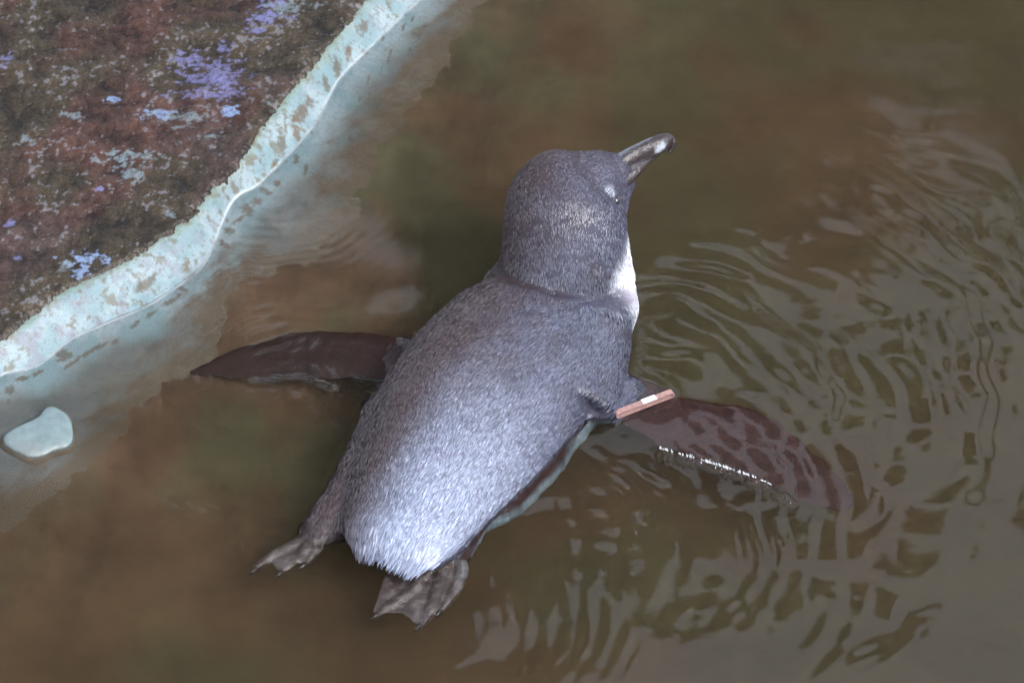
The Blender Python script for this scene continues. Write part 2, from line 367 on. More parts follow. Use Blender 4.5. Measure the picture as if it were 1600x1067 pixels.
def wave(X, Y):
    d = np.sqrt(X*X+Y*Y); fade = sstep(0.9, 0.45, d)
    wx = X+0.010*fbm(X*14, Y*14, 2); wy = Y+0.012*fbm(X*14+40, Y*14, 2)
    still = 0.04+0.96*sstep(0.125, 0.02, Y+0.10*fbm(X*8, Y*8, 1)-0.05*sstep(0.1, 0.3, X))
    z = 0.0008*fbm(wx*6.5+2, wy*8+5, 2)*(0.25+0.75*still)+0.00028*fbm(wx*16, wy*24, 2)*still
    calm = (0.45+0.55*sstep(-0.15, 0.2, X-0.35*Y))*still
    z = z+calm*(0.00016*fbm(wx*34, wy*50, 2)*0.28+0.00001*fbm(X*170, Y*210, 2))
    for (px, py, lam, amp, dr, wd, r0_, r1_) in SRC:
        q = P(px, py); dx = wx-q[0]; dy = wy-q[1]; r = np.sqrt(dx*dx+dy*dy)+1e-6
        a = np.arctan2(dy, dx)-math.radians(dr); a = np.abs((a+math.pi) % (2*math.pi)-math.pi)
        env = sstep(r0_*0.4, r0_, r)*sstep(r1_, r1_*0.55, r)*sstep(math.radians(wd), math.radians(wd)*0.5, a)
        env = env*np.clip(0.75+0.8*fbm(X*9+px, Y*9, 2), 0.1, 1.5)
        z = z+0.72*amp*env*(0.04+0.96*still)*np.sin(2*math.pi*r/lam*(1+0.05*fbm(X*5, Y*5+px, 1)))
    for ln_, am in ((L_R, 0.0022), (L_L, 0.0012), (L_B, 0.0009), (L_N, 0.0018)):
        d = np.abs(poly_sd(X, Y, ln_)); z = z+am*np.exp(-(d/0.0020)**2)*np.clip(0.7+1.3*fbm(X*160, Y*160, 2), 0, 2)
    for (px, py, a_, l_, w_) in ((1507, 633, -62, 6, 2.5), (1500, 622, -62, 6, 2.5), (555, 314, 0, 6, 3), (462, 617, -15, 6, 2.5)):
        q = P(px, py); ca, sa = math.cos(math.radians(a_)), math.sin(math.radians(a_)); U = (X-q[0])/S; W = (Y-q[1])/S*0.707
        z = z+0.0016*np.exp(-((U*ca+W*sa)/l_)**2-((-U*sa+W*ca)/w_)**2)
    z = z+crinkle(X, Y, L_B, 0.003, 0.0036, 0.0002, 0.9)+crinkle(X, Y, L_R, 0.0032, 0.0042, 0.00055, 0.0)+crinkle(X, Y, L_L, 0.0045, 0.0040, 0.00040, 1.3)
    return z*(0.25+0.75*fade)
xs = axis(-0.36, 0.36, 0.0009, -6.0, 3.0); ys = axis(-0.34, 0.37, 0.0009, -3.0, 3.0)
X, Y = np.meshgrid(xs, ys)
Z = wave(X, Y)
dA = poly_sd(X, Y, A); Z = Z*sstep(-0.002, 0.03, dA)+0.0004*np.exp(-np.maximum(dA, 0)/0.0018)
nx, ny = len(xs), len(ys)
top = np.stack([X, Y, Z], -1).reshape(-1, 3); bot = top.copy(); 
# closed body of water: skirt and bottom
ring = np.concatenate([np.arange(nx), nx*np.arange(1, ny)+nx-1, nx*(ny-1)+np.arange(nx-2, -1, -1), nx*np.arange(ny-2, 0, -1)])
low = top[ring].copy(); low[:, 2] = -0.35
V = np.concatenate([top, low, [[0, 0, -0.35]]]); n0 = len(top); m_ = len(ring)
Ft = grid_faces(nx, ny)
i = np.arange(m_); j = (i+1) % m_
Fs = np.stack([ring[i], n0+i, n0+j, ring[j]], 1)
Fb = np.stack([n0+i, np.full(m_, n0+m_), np.full(m_, n0+m_), n0+j], 1)
faces_tri = [tuple(map(int, (a, b, d))) for a, b, c_, d in Fb]
wm = bpy.data.materials.new('pool_water'); wm.use_nodes = True; t = wm.node_tree; t.nodes.clear()
mo = t.nodes.new('ShaderNodeOutputMaterial'); gl = t.nodes.new('ShaderNodeBsdfGlass'); gl.inputs['IOR'].default_value = 1.333
gl.inputs['Roughness'].default_value = 0.035; gl.inputs['Color'].default_value = (1, 1, 1, 1)
tc = t.nodes.new('ShaderNodeTexCoord'); nz = t.nodes.new('ShaderNodeTexNoise'); nz.inputs['Scale'].default_value = 260; nz.inputs['Detail'].default_value = 2
bp = t.nodes.new('ShaderNodeBump'); bp.inputs['Distance'].default_value = 0.000005; bp.inputs['Strength'].default_value = 1
t.links.new(tc.outputs['Object'], nz.inputs['Vector']); t.links.new(nz.outputs['Fac'], bp.inputs['Height']); t.links.new(bp.outputs[0], gl.inputs['Normal'])
va = t.nodes.new('ShaderNodeVolumeAbsorption'); va.inputs['Color'].default_value = (0.62, 0.54, 0.34, 1); va.inputs['Density'].default_value = 11.0
vs = t.nodes.new('ShaderNodeVolumeScatter'); vs.inputs['Color'].default_value = (0.58, 0.50, 0.39, 1); vs.inputs['Density'].default_value = 5.0; vs.inputs['Anisotropy'].default_value = 0.3
ad = t.nodes.new('ShaderNodeAddShader'); t.links.new(va.outputs[0], ad.inputs[0]); t.links.new(vs.outputs[0], ad.inputs[1])
t.links.new(gl.outputs[0], mo.inputs['Surface']); t.links.new(ad.outputs[0], mo.inputs['Volume'])
me = bpy.data.meshes.new('water')
allq = np.concatenate([Ft, Fs]); nq = len(allq)
me.vertices.add(len(V)); me.vertices.foreach_set('co', V.astype(np.float32).ravel())
tri = np.array(faces_tri, dtype=np.int32)
loops = np.concatenate([allq.ravel(), tri.ravel()]).astype(np.int32)
me.loops.add(len(loops)); me.loops.foreach_set('vertex_index', loops)
ls = np.concatenate([np.arange(nq)*4, nq*4+np.arange(len(tri))*3]).astype(np.int32)
lt = np.concatenate([np.full(nq, 4), np.full(len(tri), 3)]).astype(np.int32)
me.polygons.add(nq+len(tri)); me.polygons.foreach_set('loop_start', ls); me.polygons.foreach_set('loop_total', lt)
me.update(calc_edges=True)
sm = np.zeros(nq+len(tri), bool); sm[:len(Ft)] = True; me.polygons.foreach_set('use_smooth', sm)
me.materials.append(wm); wo = bpy.data.objects.new('water', me); COL.objects.link(wo); wo['kind'] = 'structure'

# ------------------------------------------------------------------ unseen timber frame, added to shape the mirrored lights and darks
wood = mat('dark_timber', rough=0.8, base=(0.055, 0.045, 0.036), nscale=12, ncol=0.4, bump=(60, 0.004))
pg = bpy.data.objects.new('occluder_pergola', None); COL.objects.link(pg); pg.location = (0.2, 2.6, 0.055)
tag(pg, 'dark timber frame added out of view to shape reflections in the water', 'occluder_pergola')
def box_mesh(name, sx, sy, sz):
    bm = bmesh.new(); bmesh.ops.create_cube(bm, size=1)
    for v in bm.verts: v.co = Vector((v.co.x*sx, v.co.y*sy, v.co.z*sz))
    bmesh.ops.bevel(bm, geom=bm.edges[:], offset=min(sx, sy, sz)*0.12, segments=1, affect='EDGES')
    me = bpy.data.meshes.new(name); bm.to_mesh(me); bm.free(); return me
def put_box(name, x0, x1, y0, y1, z0, z1, m, parent, rz=0.0):
    me = box_mesh(name, x1-x0, y1-y0, z1-z0); me.materials.append(m)
    o = bpy.data.objects.new(name, me); COL.objects.link(o); o.parent = parent
    o.location = Vector(((x0+x1)/2, (y0+y1)/2, (z0+z1)/2))-parent.location; o.rotation_euler.z = rz
    return o
put_box('occluder_panel', -3.2, -0.36, 1.30, 4.2, 2.22, 2.25, wood, pg, 0.02)
put_box('occluder_panel', -0.37, -0.02, 1.30, 2.24, 2.20, 2.23, wood, pg)
put_box('occluder_panel', -0.37, -0.02, 2.46, 4.2, 2.20, 2.23, wood, pg)
put_box('occluder_panel', -0.05, 0.10, 1.62, 4.2, 2.26, 2.29, wood, pg, -0.05)
bx = [(2.20, .05, 0.42, .03), (2.335, .022, 1.0, -.01), (2.425, .024, 1.4, 0.01), (2.512, .034, 1.4, -0.01), (2.635, .14, 1.4, 0), (2.77, .14, 1.4, 0), (2.88, .14, 1.5, 0)]
put_box('occluder_panel', 0.04, 0.40, 1.86, 2.06, 2.20, 2.23, wood, pg, -0.05)
for (y, wd, xe, rz) in bx:
    put_box('occluder_board', -0.6, xe, y-wd/2, y+wd/2, 2.10, 2.13, wood, pg, rz)
put_box('occluder_panel', -0.15, 0.36, 2.26, 3.1, 2.14, 2.17, wood, pg, 0.06)
put_box('occluder_beam', 0.52, 0.56, 1.9, 3.0, 2.16, 2.20, wood, pg, 0.10)
put_box('occluder_panel', 0.2, 3.2, 2.97, 4.2, 2.2, 2.23, wood, pg)
for (x, y) in [(-3.1, 4.1), (3.1, 4.1), (-3.1, 1.45), (1.45, 3.1)]:
    put_box('occluder_post', x-.06, x+.06, y-.06, y+.06, .05 if y > 2.2 else -0.2, 2.1, wood, pg)
put_box('occluder_beam', -3.2, 3.2, 3.98, 4.08, 1.98, 2.09, wood, pg)
put_box('occluder_beam', -0.58, -0.48, 1.4, 4.2, 2.14, 2.21, wood, pg)

# ------------------------------------------------------------------ penguin
peng = bpy.data.objects.new('penguin', None); COL.objects.link(peng); peng.location = P(760, 650, 0)
tag(peng, 'small slate-blue penguin swimming with head raised and flippers spread', 'penguin')
PL = np.array(peng.location)
def catmull(a, n):
    a = np.array(a, float); o = []
    for i in range(len(a)-1):
        p0 = a[max(i-1, 0)]; p1 = a[i]; p2 = a[i+1]; p3 = a[min(i+2, len(a)-1)]
        for k in range(n):
            t = k/n
            o.append(0.5*((2*p1)+(-p0+p2)*t+(2*p0-5*p1+4*p2-p3)*t*t+(-p0+3*p1-3*p2+p3)*t**3))
    o.append(a[-1]); return np.array(o)
def loft(st, n=5, seg=28, side=None, power=1.0):
    """st rows: x, y, z, lateral radius, vertical radius"""
    st = catmull(st, n); C0 = st[:, :3]; T = np.gradient(C0, axis=0); T /= np.linalg.norm(T, axis=1)[:, None]
    V = []; F = []
    for i in range(len(st)):
        up = np.array([0, 0, 1.0]); s_ = np.cross(T[i], up) if side is None else np.array(side, float)
        s_ = s_-T[i]*s_.dot(T[i]); s_ /= np.linalg.norm(s_); u = np.cross(s_, T[i])
        for k in range(seg):
            a = 2*math.pi*k/seg; ca, sa = math.cos(a), math.sin(a)
            V.append(C0[i]+s_*ca*st[i, 3]+u*math.copysign(abs(sa)**power, sa)*st[i, 4])
    for i in range(len(st)-1):
        for k in range(seg):
            F.append((i*seg+k, i*seg+(k+1) % seg, (i+1)*seg+(k+1) % seg, (i+1)*seg+k))
    F.append(tuple(range(seg))[::-1]); F.append(tuple((len(st)-1)*seg+k for k in range(seg)))
    return np.array(V), F
def join(parts):
    V = []; F = []; o = 0
    for v, f in parts:
        V.append(v); F += [tuple(i+o for i in q) for q in f]; o += len(v)
    return np.concatenate(V), F
def remesh(V, F, voxel, smooth=6, fac=0.5):
    me = bpy.data.meshes.new('tmp'); me.from_pydata([tuple(map(float, v)) for v in V], [], F); me.update()
    bm = bmesh.new(); bm.from_mesh(me); bmesh.ops.recalc_face_normals(bm, faces=bm.faces[:]); bm.to_mesh(me); bm.free()
    o = bpy.data.objects.new('tmp', me); COL.objects.link(o)
    m = o.modifiers.new('r', 'REMESH'); m.mode = 'VOXEL'; m.voxel_size = voxel; m.use_smooth_shade = True
    if smooth:
        s = o.modifiers.new('s', 'SMOOTH'); s.factor = fac; s.iterations = smooth
    dg = bpy.context.evaluated_depsgraph_get(); ev = o.evaluated_get(dg); em = ev.to_mesh()
    nv = len(em.vertices); co = np.empty(nv*3, np.float32); em.vertices.foreach_get('co', co)
    no = np.empty(nv*3, np.float32); em.vertices.foreach_get('normal', no)
    nf = len(em.polygons); lv = np.empty(len(em.loops), np.int32); em.loops.foreach_get('vertex_index', lv)
    ev.to_mesh_clear(); bpy.data.objects.remove(o); bpy.data.meshes.remove(me)
    return co.reshape(-1, 3).astype(float), no.reshape(-1, 3).astype(float), lv.reshape(-1, 4)
def row(px, py, z, a, b): return [*P(px, py, z), a, b]
TORSO = [row(604, 874, .006, .024, .008), row(618, 850, .007, .035, .0155), row(640, 808, .006, .042, .024), row(668, 760, .002, .050, .035),
         row(705, 700, -.001, .0585, .044), row(752, 636, -.002, .0635, .0495), row(805, 573, -.001, .0630, .050), row(848, 515, .002, .0550, .047),
         row(868, 463, .012, .0460, .043), row(877, 425, .026, .0415, .041), row(882, 385, .041, .0405, .040), row(884, 345, .054, .0405, .040),
         row(889, 316, .060, .0395, .037), row(897, 298, .064, .0360, .033), row(908, 284, .067, .0290, .027), row(922, 274, .070, .0160, .016)]
parts = [loft(TORSO, 6, 40)]
# belly, fuller below the waterline, and the flank running into the left leg
parts.append(loft([row(674, 818, -.008, .028, .014), row(706, 780, -.014, .045, .024), row(734, 729, -.016, .0560, .030), row(776, 655, -.017, .0610, .033), row(824, 592, -.017, .0580, .034), row(852, 545, -.014, .047, .032)], 5, 30))
parts.append(loft([row(646, 660, -.004, .034, .030), row(610, 715, -.005, .028, .026), row(574, 762, -.007, .024, .020), row(534, 802, -.008, .018, .013), row(505, 826, -.008, .012, .009)], 5, 20))
# face wedge towards the bill, chin
parts.append(loft([row(900, 305, .060, .031, .029), row(928, 288, .064, .0265, .0255), row(950, 274, .067, .0195, .019), row(968, 262, .070, .0120, .0125), row(982, 251, .073, .0065, .008)], 5, 24))
parts.append(loft([row(890, 330, .056, .034, .033), row(918, 306, .060, .0295, .028), row(940, 288, .063, .0235, .023), row(958, 274, .066, .016, .016)], 5, 24))
parts.append(loft([row(905, 345, .048, .026, .026), row(938, 318, .052, .022, .022), row(962, 292, .059, .013, .014), row(984, 272, .064, .007, .008)], 5, 24))
parts.append(loft([row(905, 380, .034, .034, .034), row(925, 425, .020, .027, .030), row(938, 470, .012, .024, .028), row(939, 520, .006, .0200, .026), row(920, 580, .0, .0255, .026), row(895, 640, -.003, .032, .026)], 5, 24))
def flipper(lead, trail, zs, th):
    V = []; F = []; seg = 12; lead = catmull(lead, 5); trail = catmull(trail, 5); zs = catmull([[z, 0, 0] for z in zs], 5)[:, 0]; th = catmull([[z, 0, 0] for z in th], 5)[:, 0]
    n = len(lead)
    for i in range(n):
        a = P(*lead[i], zs[i]); b = P(*trail[i], zs[i])
        for k in range(seg):
            an = 2*math.pi*k/seg; u = 0.5-0.5*math.cos(an); v = math.sin(an)
            V.append(a*(1-u)+b*u+np.array([0, 0, v*th[i]*(1.25-0.7*u)]))
    for i in range(n-1):
        for k in range(seg):
            F.append((i*seg+k, i*seg+(k+1) % seg, (i+1)*seg+(k+1) % seg, (i+1)*seg+k))
    F.append(tuple(range(seg))[::-1]); F.append(tuple((n-1)*seg+k for k in range(seg)))
    return np.array(V), F
parts.append(flipper([(900, 560), (965, 585), (1010, 592), (1060, 622), (1130, 632), (1195, 650), (1255, 695), (1305, 745), (1338, 785), (1336, 800)],
                     [(880, 660), (945, 658), (985, 678), (1020, 702), (1080, 728), (1150, 752), (1205, 776), (1255, 802), (1300, 814), (1326, 814)],
                     [.000, -.002, -.006, -.008, -.0095, -.012, -.014, -.017, -.019, -.020], [.009, .007, .005, .0045, .004, .0036, .0032, .0028, .0022, .0015]))
parts.append(flipper([(720, 520), (650, 530), (580, 524), (500, 520), (430, 532), (370, 553), (320, 575), (290, 590)],
                     [(700, 620), (620, 606), (560, 602), (500, 604), (430, 605), (370, 606), (325, 603), (295, 600)],
                     [.0, -.006, -.009, -.010, -.012, -.014, -.016, -.018], [.009, .007, .005, .004, .0035, .003, .0025, .0015]))
# thighs running back to the feet
parts.append(loft([row(665, 790, -.012, .026, .020), row(600, 795, -.008, .032, .020), row(548, 806, -.008, .027, .016), row(508, 828, -.008, .017, .011), row(478, 850, -.008, .010, .007)], 5, 20))
parts.append(loft([row(700, 790, -.012, .024, .020), row(715, 825, -.012, .018, .015), row(712, 858, -.011, .014, .011), row(700, 885, -.010, .012, .007)], 5, 20))
V, F = join(parts)
BV, BN, BF = remesh(V, F, 0.0016, 34)
# collar fold where the neck meets the back
def to_img(V):
    r = V-CAM; dz = r@np.array([0, CY, -SY]); x = r[:, 0]/dz*DIST/S+800; y = 533.5-(r@np.array([0, SY, CY]))/dz*DIST/S
    return x, y
# collar fold defined in the bird's own frame: arc length along the spine
SP = catmull(np.array(TORSO)[:, :3], 12)
SL = np.concatenate([[0], np.cumsum(np.linalg.norm(np.diff(SP, axis=0), axis=1))])
def spine(V):
    s = np.empty(len(V)); T = np.gradient(SP, axis=0); T /= np.linalg.norm(T, axis=1)[:, None]
    d = ((V[:, None, :]-SP[None])**2).sum(-1); i = d.argmin(1)
    off = ((V-SP[i])*T[i]).sum(1)
    return SL[i]+np.clip(off, -.01, .01)*1.0, T[i], V-SP[i]
s_, T_, R_ = spine(BV)
s_neck = SL[12*9]                              # about the base of the neck
top_ = np.clip(BN[:, 2]+0.35, 0, 1)
wv = 0.0022*fbm(BV[:, 0]*40, BV[:, 1]*40, 2)
BV = BV+BN*(top_*(-0.0021*np.exp(-((s_-s_neck-0.001+wv)/0.0045)**2)+0.0020*np.exp(-((s_-s_neck+0.010+wv)/0.006)**2)))[:, None]
BV = BV+BN*(0.0009*fbm(BV[:, 0]*45, BV[:, 1]*45+BV[:, 2]*30, 3))[:, None]
uw = sstep(-0.002, -0.006, BV[:, 2])[:, None]
BV = BV+uw*0.0016*np.stack([fbm(BV[:, 0]*75, BV[:, 1]*75, 3), fbm(BV[:, 0]*75+9, BV[:, 1]*75+4, 3), 0*BV[:, 0]], 1)
# colours of the short under-plumage
LQ = P(640, 808, .01)
def plumage_colour(V, N, s):
    n_a = fbm(V[:, 0]*35, V[:, 1]*35+V[:, 2]*20, 3)
    c = np.tile([0.056, 0.060, 0.090], (len(V), 1))
    c = c*(1+0.25*n_a)[:, None]
    br = sstep(0.1, 0.5, fbm(V[:, 0]*60+5, V[:, 1]*60, 3))[:, None]*0.22
    c = c*(1-br)+np.array([0.040, 0.026, 0.024])*br
    lat = (V[:, 0]-LQ[0])*0.911-(V[:, 1]-LQ[1])*0.413         # sideways from the bird's axis, + is its right
    lf = sstep(0.040, -0.035, lat+0.006*n_a)[:, None]*0.88       # left flank: shade painted in along with the coat's own brown
    c = c*(1-lf)+np.array([0.046, 0.027, 0.025])*lf
    ms = (sstep(s_neck-0.055, s_neck-0.015, s)*sstep(s_neck+0.008, s_neck-0.004, s)*sstep(0.030, -0.015, lat+0.01*n_a))[:, None]*0.8   # brown mantle behind the collar
    c = c*(1-ms)+np.array([0.036, 0.023, 0.021])*ms
    rump = (sstep(0.19, 0.02, s)*sstep(-0.040, 0.010, lat+0.004*n_a)*sstep(0.0, 0.5, N[:, 2]+0.35*N[:, 0]))[:, None]*(V[:, 2] > -0.001)[:, None]   # paler rump: light falling there painted in, over drier feathers
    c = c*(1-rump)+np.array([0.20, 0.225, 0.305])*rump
    q = P(978, 434, .018); th = sstep(0.031, 0.014, np.sqrt((((V-q)*np.array([1.0, 0.8, 0.8]))**2).sum(1))+0.004*n_a)[:, None]
    c = c*(1-th)+np.array([0.62, 0.64, 0.70])*th
    q = P(955, 296, .078); th = sstep(0.0055, 0.002, np.sqrt(((V-q)**2).sum(1))+0.0015*n_a)[:, None]*0.55   # pale patch behind the eye
    c = c*(1-th)+np.array([0.30, 0.33, 0.38])*th
    return c
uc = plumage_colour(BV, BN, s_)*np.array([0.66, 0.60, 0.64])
# white belly below, dark brown flippers and flanks in the water
bel = sstep(0.55, 0.15, BN[:, 2])*sstep(-0.0045, -0.0085, BV[:, 2]+0.002*fbm(BV[:, 0]*90, BV[:, 1]*90, 2))*(BV[:, 1] < 0.02)*(s_ > 0.03)*(np.linalg.norm(R_[:, :2], axis=1) < 0.085)
bel = bel[:, None]
wet = sstep(0.002, -0.004, BV[:, 2])[:, None]
uc = uc*(1-wet)+np.array([0.034, 0.0115, 0.010])*wet*(1+0.35*fbm(BV[:, 0]*120, BV[:, 1]*120, 4, 0.6))[:, None]
lw = sstep(P(640, 560, 0)[0], P(560, 560, 0)[0], BV[:, 0])[:, None]*wet; uc = uc*(1-0.45*lw)
uc = uc*(1-bel)+np.array([0.20, 0.27, 0.33])*bel*(0.85+0.7*fbm(BV[:, 0]*60, BV[:, 1]*60, 4, 0.6))[:, None].clip(0.35, 1.5)
skin_m = mat('under_plumage', rough=0.55, attr=True, nscale=900, ncol=0.3, bump=(1400, 0.0005), spec=0.3)
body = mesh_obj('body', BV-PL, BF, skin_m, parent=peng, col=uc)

# ---- feathers: one short blade each, laid tailwards over the skin
def feathers(name, count, zmin, length, width, tilt, seed, colour_f, matl, region=None):
    r = np.random.default_rng(seed)
    tri = np.concatenate([BF[:, [0, 1, 2]], BF[:, [0, 2, 3]]])
    a, b, c_ = BV[tri[:, 0]], BV[tri[:, 1]], BV[tri[:, 2]]
    ar = 0.5*np.linalg.norm(np.cross(b-a, c_-a), axis=1)
    cen = (a+b+c_)/3; nn = BN[tri].mean(1)
    ok = (cen[:, 2] > zmin) & (nn[:, 2] > -0.6)
    Rr = spine(cen)[2]; ok &= (np.linalg.norm(Rr, axis=1) < 0.083)
    if region is not None: ok &= region(cen, nn)
    ar = ar*ok; pr = ar/ar.sum()
    k = r.choice(len(tri), count, p=pr); u = r.random(count); v = r.random(count); fl = u+v > 1; u[fl] = 1-u[fl]; v[fl] = 1-v[fl]
    p = a[k]+(b-a)[k]*u[:, None]+(c_-a)[k]*v[:, None]
    t3 = tri[k]; n = BN[t3[:, 0]]*(1-u-v)[:, None]+BN[t3[:, 1]]*u[:, None]+BN[t3[:, 2]]*v[:, None]
    n /= np.linalg.norm(n, axis=1)[:, None]
    s, T, R = spine(p)
    d = -T+0.30*n*0
    # feathers sweep outwards slightly over the shoulders and flanks
    sw = fbm(p[:, 0]*30+seed, p[:, 1]*30+p[:, 2]*20, 3)
    side = np.cross(n, d); d = d+side*(0.25*sw+0.06*r.normal(size=count))[:, None]
    d = d-n*(d*n).sum(1)[:, None]; d /= np.linalg.norm(d, axis=1)[:, None]
    side = np.cross(n, d)
    rise = r.normal(1, 0.35, count)*tilt
    L = length(s)*r.uniform(0.7, 1.25, count); W = width*r.uniform(0.7, 1.3, count)
    dd = d*np.cos(rise)[:, None]+n*np.sin(rise)[:, None]
    base = p-n*0.0004
    roll = r.normal(0, 0.25, count)
    sd_ = side*np.cos(roll)[:, None]+n*np.sin(roll)[:, None]
    v0 = base-sd_*(W*0.35)[:, None]; v1 = base+sd_*(W*0.35)[:, None]
    m = base+dd*(L*0.55)[:, None]
    v2 = m-sd_*(W*0.5)[:, None]; v3 = m+sd_*(W*0.5)[:, None]
    mm = base+dd*(L*0.62)[:, None]+n*(W*0.25)[:, None]
    v4 = base+dd*L[:, None]-n*(L*0.10)[:, None]
    VV = np.stack([v0, v1, v2, v3, v4, m+n*(W*0.22)[:, None], base+n*(W*0.12)[:, None]], 1).reshape(-1, 3)
    o = np.arange(count)[:, None]*7
    FF = np.concatenate([o+np.array(q)[None] for q in ([0, 6, 5], [0, 5, 2], [6, 1, 3], [6, 3, 5], [2, 5, 4], [5, 3, 4])])
    cc = colour_f(p, n, s)*np.exp(r.normal(0, 0.27, count))[:, None]  # random feather tone, doubling as painted speckled glints
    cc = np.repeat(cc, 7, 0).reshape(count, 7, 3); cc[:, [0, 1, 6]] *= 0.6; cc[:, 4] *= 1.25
    return mesh_obj(name, VV-PL, FF, matl, parent=peng, col=np.clip(cc.reshape(-1, 3), 0.003, 0.85), kind='stuff')
fm = mat('feather', rough=0.40, attr=True, spec=0.6, sheen=0.0)
flen = lambda s: 0.0058+0.0016*sstep(0.12, 0.0, s)-0.0022*sstep(s_neck-0.005, s_neck+0.03, s)
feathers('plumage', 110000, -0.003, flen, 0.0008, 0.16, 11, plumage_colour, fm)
# tail: longer stiff feathers fringing the rump
def tail_reg(c, n): return (spine(c)[0] < 0.030) & (n[:, 2] > 0.25) & (np.abs(c[:, 2]) < 0.035) & (((c-LQ)@np.array([.911, -.413, 0])) > -0.034)
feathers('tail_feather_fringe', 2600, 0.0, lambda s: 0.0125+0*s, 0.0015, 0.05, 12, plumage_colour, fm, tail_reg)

# ---- bill, eye, feet
bill_m = mat('dark_horn', rough=0.34, attr=True, nscale=300, ncol=0.35, bump=(420, 0.0009), spec=0.5)
V, F = loft([row(962, 262, .0725, .0072, .0066), row(978, 252, .0735, .0068, .0080), row(1000, 240, .0745, .0060, .0076), row(1020, 230, .0755, .0060, .0070), row(1036, 224, .0755, .0056, .0064), row(1045, 224, .0735, .0038, .0056), row(1049, 234, .0700, .0012, .0024)], 6, 20)
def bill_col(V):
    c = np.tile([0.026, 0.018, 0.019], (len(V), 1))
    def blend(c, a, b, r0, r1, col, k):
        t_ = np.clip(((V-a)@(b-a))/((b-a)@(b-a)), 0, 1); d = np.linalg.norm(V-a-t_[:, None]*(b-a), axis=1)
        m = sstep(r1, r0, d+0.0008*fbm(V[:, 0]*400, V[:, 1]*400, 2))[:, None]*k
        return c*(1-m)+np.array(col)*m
    c = blend(c, P(966, 244, .079), P(1012, 216, .081), 0.0016, 0.0042, [0.13, 0.14, 0.17], 0.85)  # light along the culmen, painted pale
    c = blend(c, P(1028, 234, .077), P(1036, 229, .078), 0.0010, 0.0040, [0.34, 0.37, 0.42], 0.9)  # painted highlight near the bill tip
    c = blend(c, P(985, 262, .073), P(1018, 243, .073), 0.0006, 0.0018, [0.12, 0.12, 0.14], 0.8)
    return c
V, F = loft([row(962, 262, .0725, .0072, .0066), row(978, 252, .0735, .0064, .0078), row(1000, 240, .0745, .0058, .0076), row(1020, 230, .0755, .0058, .0070), row(1036, 223, .0755, .0054, .0062), row(1045, 222, .0735, .0038, .0054), row(1050, 229, .0705, .0022, .0032), row(1046, 240, .0675, .0008, .0012)], 12, 32)
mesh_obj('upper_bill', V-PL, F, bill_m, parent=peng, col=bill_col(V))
V, F = loft([row(968, 284, .066, .0066, .0056), row(988, 268, .0675, .0056, .0048), row(1008, 250, .069, .0040, .0034), row(1026, 238, .070, .0030, .0026), row(1038, 232, .0705, .0014, .0014)], 6, 18)
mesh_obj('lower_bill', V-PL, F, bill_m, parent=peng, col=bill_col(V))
eye_m = mat('eye_gloss', rough=0.08, base=(0.02, 0.018, 0.02), spec=0.8)
def ball(name, c, r, m, parent, sc_=(1, 1, 1)):
    bm = bmesh.new(); bmesh.ops.create_uvsphere(bm, u_segments=20, v_segments=12, radius=r)
    for v in bm.verts: v.co = Vector((v.co.x*sc_[0], v.co.y*sc_[1], v.co.z*sc_[2]))
    me = bpy.data.meshes.new(name); bm.to_mesh(me); bm.free(); me.materials.append(m)
    for p_ in me.polygons: p_.use_smooth = True
    o = bpy.data.objects.new(name, me); COL.objects.link(o); o.parent = parent; o.location = Vector(c-np.array(parent.matrix_world.translation) if False else c-PL); return o
foot_m = mat('foot_skin', rough=0.3, attr=True, nscale=350, ncol=0.35, bump=(420, 0.0008), spec=0.5)
claw_m = mat('claw_horn', rough=0.35, base=(0.03, 0.024, 0.022), spec=0.6)
def foot(ankle, toes, webs, z0, label):
    pr = []
    for tp in toes:
        pts = [row(ankle[0], ankle[1], z0, .0062, .0042)]
        for (x, y, r_) in tp: pts.append(row(x, y, z0-0.001, r_, r_*0.72))
        pr.append(loft(pts, 6, 14))
    for wq in webs:                                 # thin web slab between toes
        top = [P(x, y, z0+0.0003) for x, y in wq]; bo = [q-np.array([0, 0, .0022]) for q in top]; n = len(wq)
        pr.append((np.array(top+bo), [tuple(range(n)), tuple(range(2*n-1, n-1, -1))]+[(k, n+k, n+(k+1) % n, (k+1) % n) for k in range(n)]))
    V, F = join(pr); v, nrm, f = remesh(V, F, 0.0009, 3)
    nn_ = fbm(v[:, 0]*130, v[:, 1]*130, 3)
    c = lerp3([0.058, 0.042, 0.039], [0.13, 0.11, 0.11], sstep(-0.2, 0.6, nn_))
    if ankle[0] > 600:                              # pale outer edge of the shank
        a, b = P(746, 840, z0), P(722, 905, z0); t_ = np.clip(((v-a)@(b-a))/((b-a)@(b-a)), 0, 1); dd_ = np.linalg.norm((v-a-t_[:, None]*(b-a))[:, :2], axis=1)
        pe = sstep(0.0048, 0.0015, dd_)[:, None]*0.8; c = c*(1-pe)+np.array([0.15, 0.155, 0.165])*pe
    o = mesh_obj('foot', v-PL, f, foot_m, parent=peng, col=c)
    for tp in toes:
        (x1, y1, _), (x0, y0, _) = tp[-1], tp[-2]; dx, dy = x1-x0, y1-y0; L = math.hypot(dx, dy); dx, dy = dx/L, dy/L
        cv, cf = loft([row(x1-4*dx, y1-4*dy, z0-.0005, .0020, .0018), row(x1+5*dx, y1+5*dy, z0-.0002, .0014, .0014), row(x1+12*dx, y1+12*dy, z0-.0022, .0004, .0004)], 3, 8)
        mesh_obj('claw', cv-PL, cf, claw_m, parent=o)
    return o
